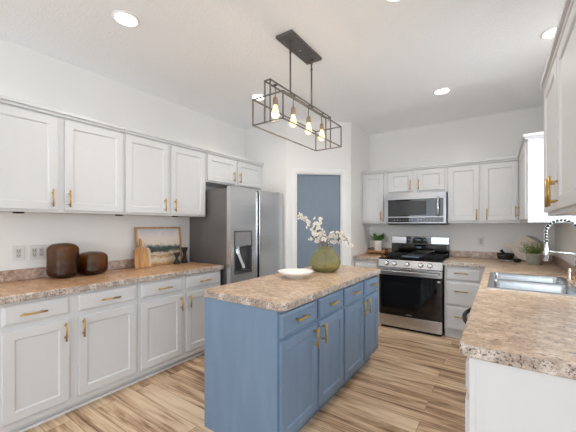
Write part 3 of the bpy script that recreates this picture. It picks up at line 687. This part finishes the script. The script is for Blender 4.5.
# ------------------------------------------------------------------ recessed lights
for (x, y, lb) in ((-2.12, 1.108, 'lit round recessed ceiling light at the upper left, above the left cabinets'),
                   (-2.20, 2.62, 'lit recessed ceiling light seen through the near corner of the chandelier cage'),
                   (-0.504, 3.605, 'lit recessed ceiling light in front of the microwave'),
                   (0.335, 2.97, 'lit recessed ceiling light half hidden by the right wall cabinet crown'),
                   (-0.515, 1.915, 'lit recessed ceiling light cut off by the top edge of the picture')):
    t0 = thing('recessed_light', lb, 'ceiling light', (x, y, ZC), group='recessed ceiling lights')
    MB().lathe([(0.088, 0), (0.088, -0.004), (0.076, -0.010), (0.070, -0.006), (0.070, 0.0)], seg=32, close=False).build('trim_ring', TRIM, t0)
    MB().lathe([(0.071, -0.001), (0.071, -0.004), (0.001, -0.0045)], seg=32).build('lens', LAMPON, t0)
    l = bpy.data.lights.new('downlight', 'AREA'); l.shape = 'DISK'; l.size = 0.13; l.energy = 5.4; l.color = (1.0, 0.95, 0.89); l.spread = R(150)
    lo = bpy.data.objects.new('downlight', l); COL.objects.link(lo); lo.location = (x, y, ZC - 0.013)

# ------------------------------------------------------------------ outlets
def outlet(name, label, loc, rz, w, n, cat='outlet'):
    t = thing(name, label, cat, loc, rz, 'wall outlets')
    MB().box(-w / 2, w / 2, -0.008, 0, -0.058, 0.058, 0.003).build('cover_plate', PLATE, t)
    for i in range(n):
        cxx = (i - (n - 1) / 2) * 0.046
        f = MB().box(cxx - 0.017, cxx + 0.017, -0.0105, -0.007, -0.034, 0.034, 0.002).build('socket_face', mat('socket_face', (192, 192, 188), 0.4, var=0.01), t)
        sl = MB()
        for dz in (-0.018, 0.018):
            for dx in (-0.007, 0.007): sl.box(cxx + dx - 0.0016, cxx + dx + 0.0016, -0.0113, -0.0103, dz - 0.006, dz + 0.006)
            sl.box(cxx - 0.003, cxx + 0.003, -0.0113, -0.0103, dz - 0.015, dz - 0.010)
        sl.build('slots', SLOT, f)
outlet('wall_outlet', 'white single outlet plate on the left wall, farther left of the two', (XL, 0.783, 1.128), H90, 0.074, 1)
outlet('wall_outlet', 'wide white double outlet plate on the left wall beside the taller dark vase', (XL, 0.906, 1.128), H90, 0.116, 2)
outlet('wall_outlet', 'white outlet plate on the back wall above the three drawers', (-0.203, YB, 1.134), 0, 0.074, 1)
outlet('wall_outlet', 'white outlet plate on the back wall beside the white potted plant and range', (-1.425, YB, 1.128), 0, 0.074, 1)
# under-cabinet pucks
for (x, y, lb) in ((-2.86, 0.72, 'small black puck light under the left wall cabinet nearest the viewer'), (-2.86, 1.43, 'small black puck light under the left wall cabinets above the cutting boards'),
                   (-2.86, 2.02, 'small black puck light under the left wall cabinet above the candle holders')):
    tag(MB().lathe([(0.034, 0.0), (0.034, -0.009), (0.026, -0.012)], (x, y, 1.445), 20).build('puck_light', BLACK), lb, 'puck light', 'under-cabinet puck lights')

# ------------------------------------------------------------------ things on the left counter
ZT0 = 0.914
def sq_vase(r, hgt, rb, rt):
    n = 12; pr = [(rb * 0.75, 0)]
    cr = 0.055
    for i in range(n + 1): a = -PI / 2 + PI / 2 * i / n; pr.append((r - cr + cr * math.cos(a) , cr + cr * math.sin(a)))
    for i in range(n + 1): a = PI / 2 * i / n; pr.append((r - cr + cr * math.cos(a) - 0.004 * (i / n), hgt - cr + cr * math.sin(a)))
    pr += [(rt, hgt), (rt - 0.004, hgt - 0.006), (r - cr - 0.004, hgt - 0.012)]
    for i in range(n + 1): a = PI / 2 - PI / 2 * i / n; pr.append((r - cr + (cr - 0.009) * math.cos(a), hgt - cr + (cr - 0.009) * math.sin(a)))
    for i in range(n + 1): a = -PI / 2 * i / n; pr.append((r - cr + (cr - 0.009) * math.cos(a), 0.010 + cr + (cr - 0.009) * math.sin(a)))
    return pr
m = MB(); m.lathe(sq_vase(0.099, 0.285, 0.06, 0.045), seg=56, ex=3.0); o = m.build('glass_vase', SMOKE, loc=(-2.975, 1.035, ZT0)); o.rotation_euler[2] = R(20)
tag(o, 'taller smoked brown ribbed glass vase on the left counter', 'vase', 'smoked glass vases')
m = MB(); m.lathe(sq_vase(0.106, 0.198, 0.06, 0.045), seg=56, ex=3.0); o = m.build('glass_vase', SMOKE, loc=(-2.975, 1.258, ZT0)); o.rotation_euler[2] = R(24)
tag(o, 'shorter smoked brown ribbed glass vase right of the taller one', 'vase', 'smoked glass vases')
# painting leaning on the wall
pt = thing('framed_painting', 'framed landscape painting with pale sky leaning on the left wall', 'painting', (-3.052, 1.70, ZT0 + 0.001), H90)
pt.rotation_euler = (R(-6), 0, H90)
pw_, ph_ = 0.545, 0.415
m = MB(); b = 0.02
m.box(0, b, -0.018, 0, 0, ph_, 0.002); m.box(pw_ - b, pw_, -0.018, 0, 0, ph_, 0.002); m.box(b, pw_ - b, -0.018, 0, 0, b, 0.002); m.box(b, pw_ - b, -0.018, 0, ph_ - b, ph_, 0.002)
m.build('frame', WOODF, pt); MB().box(b, pw_ - b, -0.008, -0.002, b, ph_ - b).build('canvas', PAINT, pt)
def paddle(name, label, mt, loc, w, hgt, hw_, hh, tilt, th=0.016):
    t = MB(); pts = [(-w / 2 + 0.012, 0), (w / 2 - 0.012, 0), (w / 2, 0.012), (w / 2, hgt - 0.03), (w / 2 - 0.02, hgt - 0.005), (hw_ / 2 + 0.01, hgt + 0.003), (hw_ / 2, hgt + 0.015), (hw_ / 2, hgt + hh - 0.01), (hw_ / 2 - 0.006, hgt + hh),
           (-hw_ / 2 + 0.006, hgt + hh), (-hw_ / 2, hgt + hh - 0.01), (-hw_ / 2, hgt + 0.015), (-hw_ / 2 - 0.01, hgt + 0.003), (-w / 2 + 0.02, hgt - 0.005), (-w / 2, hgt - 0.03), (-w / 2, 0.012)]
    t.prism(pts, 0, th, 0.002)
    Mx = Matrix.Rotation(R(90), 4, 'X')
    for v in t.bm.verts: v.co = Mx @ v.co
    o = t.build(name, mt, loc=loc); o.rotation_euler = (R(-tilt), 0, H90); return tag(o, label, 'cutting board', 'paddle cutting boards')
paddle('cutting_board', 'brown wooden paddle cutting board leaning in front of the painting', WOODB, (-2.990, 1.722, ZT0 + 0.001), 0.150, 0.205, 0.022, 0.095, 8)
paddle('cutting_board', 'cream paddle cutting board mostly hidden behind the brown one', CREAMWOOD, (-3.014, 1.760, ZT0 + 0.001), 0.150, 0.200, 0.022, 0.085, 7, 0.014)
def hourglass(loc, hgt, r, label):
    m = MB(); m.lathe([(r, 0), (r, 0.006), (r * 0.36, hgt * 0.5), (r, hgt - 0.006), (r, hgt), (0.012, hgt), (0.012, hgt - 0.02)], seg=24); tag(m.build('candle_holder', BLACKMATTE, loc=loc), label, 'candle holder', 'black hourglass candle holders')
hourglass((-2.975, 2.122, ZT0), 0.130, 0.036, 'shorter black hourglass candle holder in front of the painting')
hourglass((-2.985, 2.232, ZT0), 0.178, 0.037, 'taller black hourglass candle holder beside the refrigerator')

# ------------------------------------------------------------------ things on the island
m = MB(); m.lathe([(0.06, 0), (0.062, 0.006), (0.10, 0.020), (0.135, 0.040), (0.149, 0.054), (0.145, 0.056), (0.128, 0.043), (0.09, 0.024), (0.04, 0.014), (0.001, 0.012)], seg=56)
tag(m.build('bowl', CERAM, loc=(-1.396, 2.135, ZT0)), 'shallow white ceramic bowl on the island', 'bowl')
VX, VY = -1.346, 2.565
pr = [(0.075, 0), (0.095, 0.004), (0.125, 0.03), (0.142, 0.07), (0.144, 0.10), (0.132, 0.14), (0.105, 0.18), (0.078, 0.205), (0.068, 0.218), (0.070, 0.232), (0.074, 0.238), (0.068, 0.238), (0.062, 0.22), (0.072, 0.203), (0.098, 0.178), (0.125, 0.138), (0.136, 0.10), (0.134, 0.07), (0.118, 0.034), (0.08, 0.012), (0.001, 0.010)]
m = MB(); m.lathe(pr, seg=56); tag(m.build('vase', GREENG, loc=(VX, VY, ZT0)), 'bulbous olive green glass vase holding blossom branches on the island', 'vase')
RV = Vector((math.cos(R(34.6)), math.sin(R(34.6)), 0)); FV = Vector((-math.sin(R(34.6)), math.cos(R(34.6)), 0))
# one blossom, shared by every flower
fb = MB()
for k in range(6):
    a = 2 * PI * k / 6; fb.leaf(Vector((0, 0, 0)), Vector((math.cos(a), math.sin(a), 0.55)), 0.017, 0.016, n=3)
for k in range(5):
    a = 2 * PI * k / 5 + 0.5; fb.leaf(Vector((0, 0, 0.001)), Vector((math.cos(a), math.sin(a), 1.3)), 0.013, 0.012, n=3)
fb.lathe([(0.002, 0), (0.004, 0.003), (0.002, 0.008)], seg=6, mi=1)
blos = fb.build('blossom', [PETAL, PETALC], recalc=False); bmesh_me = blos.data; bpy.data.objects.remove(blos)
def branch(pts, label, nb, spread, t0):
    """pts: (right, up, forward) offsets from the vase neck, in metres along the room"""
    base = Vector((VX, VY, ZT0))
    P = [base + Vector((0.0, 0.0, 0.03)) + RV * (-pts[0][0] * 0.3)] + [base + RV * p[0] + FV * p[2] + Vector((0, 0, 0.235 + p[1])) for p in pts]
    sm = []
    for i in range(len(P) - 1):
        for k in range(4): sm.append(P[i].lerp(P[i + 1], k / 4))
    sm.append(P[-1]); n = len(sm)
    t = thing('blossom_branch', label, 'branch', tuple(P[0]), 0, 'blossom branches in the green vase')
    m = MB(); m.tube([p - P[0] for p in sm], [0.0036 * (1 - 0.65 * i / n) for i in range(n)], 7)
    spots = []
    for j in range(nb):
        f = t0 + (1 - t0) * (j + random.random() * 0.6) / nb; q = f * (n - 1); k = min(int(q), n - 2); p = sm[k].lerp(sm[k + 1], q - k) - P[0]
        off = Vector((random.uniform(-1, 1), random.uniform(-1, 1), random.uniform(-0.8, 1))) * spread
        m.tube([p, p + off * 0.6, p + off], 0.0012, 4); spots.append((p + off, off))
    m.build('stem', BARK, t)
    for (p, off) in spots:
        b = bpy.data.objects.new('blossom', bmesh_me); COL.objects.link(b); b.parent = t; b.location = p
        b.rotation_mode = 'QUATERNION'; b.rotation_quaternion = off.to_track_quat('Z', 'Y'); s = random.uniform(1.0, 1.5); b.scale = (s, s, s)
branch([(-0.03, 0.02, 0), (-0.09, 0.13, 0.01), (-0.15, 0.21, 0.0), (-0.22, 0.27, -0.02), (-0.27, 0.29, -0.03)], 'longest blossom branch arching to the far left, with a bare tip', 30, 0.026, 0.38)
branch([(-0.02, 0.03, 0.02), (-0.05, 0.12, 0.04), (-0.08, 0.19, 0.05), (-0.05, 0.25, 0.05)], 'upright blossom branch in the middle of the green vase', 28, 0.034, 0.35)
branch([(0.0, 0.02, -0.02), (-0.03, 0.06, -0.04), (-0.08, 0.08, -0.07), (-0.12, 0.10, -0.08)], 'short blossom branch leaning over the left rim of the green vase', 22, 0.034, 0.45)
branch([(0.02, 0.03, 0), (0.07, 0.10, 0.01), (0.13, 0.12, 0.0), (0.18, 0.09, -0.02), (0.225, 0.01, -0.03)], 'blossom branch arching to the right and drooping at its tip', 30, 0.03, 0.32)
branch([(0.03, 0.02, 0.03), (0.08, 0.06, 0.03), (0.13, 0.07, 0.02), (0.17, 0.05, 0.02)], 'short dense blossom branch low on the right of the green vase', 28, 0.034, 0.35)

# ------------------------------------------------------------------ things left of the range
tr = thing('wooden_riser', 'small wooden riser tray with black handles left of the range', 'tray', (-1.665, 4.50, ZT0))
m = MB(); m.box(0, 0.285, 0, 0.19, 0.03, 0.05, 0.003); m.build('board', WOODT, tr)
for x in (0.02, 0.245): MB().box(x, x + 0.02, 0.01, 0.18, 0.0, 0.031, 0.002).build('foot', WOODT, tr)
for x in (0.012, 0.273): MB().tube([(x, 0.05, 0.048), (x, 0.05, 0.075), (x, 0.14, 0.075), (x, 0.14, 0.048)], 0.006, 8).build('handle', BLACKMATTE, tr)
pp = thing('potted_plant', 'green spiky plant in a white cylindrical pot left of the range', 'plant', (-1.515, 4.595, ZT0 + 0.05))
m = MB(); m.lathe([(0.048, 0), (0.052, 0.004), (0.062, 0.14), (0.062, 0.152), (0.056, 0.152), (0.054, 0.13)], seg=32); m.build('pot', CERAM, pp)
MB().lathe([(0.055, 0.128), (0.053, 0.136), (0.001, 0.138)], seg=24).build('soil', SOIL, pp)
m = MB()
for i in range(60):
    a = i * 2.4; el = random.uniform(0.5, 2.6)
    m.leaf(Vector((math.cos(a) * 0.02, math.sin(a) * 0.02, 0.135)), Vector((math.cos(a), math.sin(a), el)), random.uniform(0.10, 0.175), 0.034, droop=0.08)
m.build('foliage', LEAF, pp, recalc=False)

# ------------------------------------------------------------------ things in the right corner
mo = thing('mortar_and_pestle', 'black stone mortar with pestle on the counter near the corner', 'mortar', (0.055, 4.50, ZT0))
m = MB(); m.lathe([(0.058, 0), (0.062, 0.006), (0.066, 0.02), (0.082, 0.05), (0.088, 0.095), (0.082, 0.098), (0.07, 0.06), (0.04, 0.035), (0.001, 0.03)], seg=36); m.build('bowl', BLACKMATTE, mo)
MB().lathe([(0.0635, 0.004), (0.068, 0.006), (0.071, 0.022), (0.068, 0.024)], seg=36, close=False).build('base_band', MARBLE, mo)
m = MB(); m.tube([(0.02, 0, 0.055), (-0.03, 0.01, 0.115), (-0.045, 0.012, 0.135)], [0.019, 0.014, 0.02], 14); m.build('pestle', BLACKMATTE, mo)
m = MB(); m.lathe([(0.022, 0), (0.034, 0.01), (0.040, 0.035), (0.037, 0.036), (0.028, 0.012), (0.001, 0.009)], seg=28); tag(m.build('pinch_bowl', BLACKMATTE, loc=(0.168, 4.50, ZT0)), 'small black pinch bowl between the mortar and the stone pot', 'bowl')
# round board
rb = thing('round_board', 'round cream and grey marble serving board leaning on the back wall', 'serving board', (0.275, 4.66, ZT0 + 0.006)); rb.rotation_euler = (R(-8), 0, 0)
rr = 0.152; th0 = 0.014
def disc_part(a0, a1, mt, name):
    m = MB(); n = 40; pts = [(rr * math.cos(R(a0 + (a1 - a0) * i / n)), rr + rr * math.sin(R(a0 + (a1 - a0) * i / n))) for i in range(n + 1)]
    m.prism(pts, 0, th0, 0.002); Mx = Matrix.Rotation(R(90), 4, 'X')
    for v in m.bm.verts: v.co = Mx @ v.co
    m.build(name, mt, rb)
disc_part(98, 378, GREYCER, 'pale_section'); disc_part(18, 98, MARBLE, 'marble_section')
m = MB(); ang = R(172); c = Vector((0, rr)); dv = Vector((math.cos(ang), math.sin(ang))); nv = Vector((-dv.y, dv.x))
pts = [c + dv * (rr - 0.01) - nv * 0.022, c + dv * (rr + 0.06) - nv * 0.020]
pts = [tuple(p) for p in (c + dv * (rr - 0.01) + nv * 0.024, c + dv * (rr + 0.04) + nv * 0.018, c + dv * (rr + 0.075) + nv * 0.02, c + dv * (rr + 0.088), c + dv * (rr + 0.075) - nv * 0.02, c + dv * (rr + 0.04) - nv * 0.018, c + dv * (rr - 0.01) - nv * 0.024)]
m.prism(pts, 0, th0, 0.002); Mx = Matrix.Rotation(R(90), 4, 'X')
for v in m.bm.verts: v.co = Mx @ v.co
m.build('handle', GREYCER, rb)
sp = thing('potted_herb', 'bushy green plant in a grey stone pot near the sink corner', 'plant', (0.315, 4.37, ZT0))
m = MB(); m.lathe([(0.062, 0), (0.066, 0.004), (0.073, 0.10), (0.074, 0.122), (0.066, 0.122), (0.063, 0.105)], seg=36); m.build('pot', STONEPOT, sp)
MB().lathe([(0.064, 0.100), (0.062, 0.108), (0.001, 0.112)], seg=24).build('soil', SOIL, sp)
m = MB()
for i in range(70):
    a = i * 2.4; el = random.uniform(0.25, 2.4); d = Vector((math.cos(a), math.sin(a), el)).normalized(); b = Vector((math.cos(a) * 0.03 * random.random(), math.sin(a) * 0.03 * random.random(), 0.105))
    Ls = random.uniform(0.08, 0.175); m.tube([b, b + d * Ls], 0.0010, 4)
    for q in range(9):
        dd = Vector((random.uniform(-1, 1), random.uniform(-1, 1), random.uniform(-0.2, 1))); m.leaf(b + d * Ls * (0.3 + 0.7 * q / 8), dd, random.uniform(0.014, 0.024), 0.008, n=2)
m.build('foliage', LEAF2, sp, recalc=False)
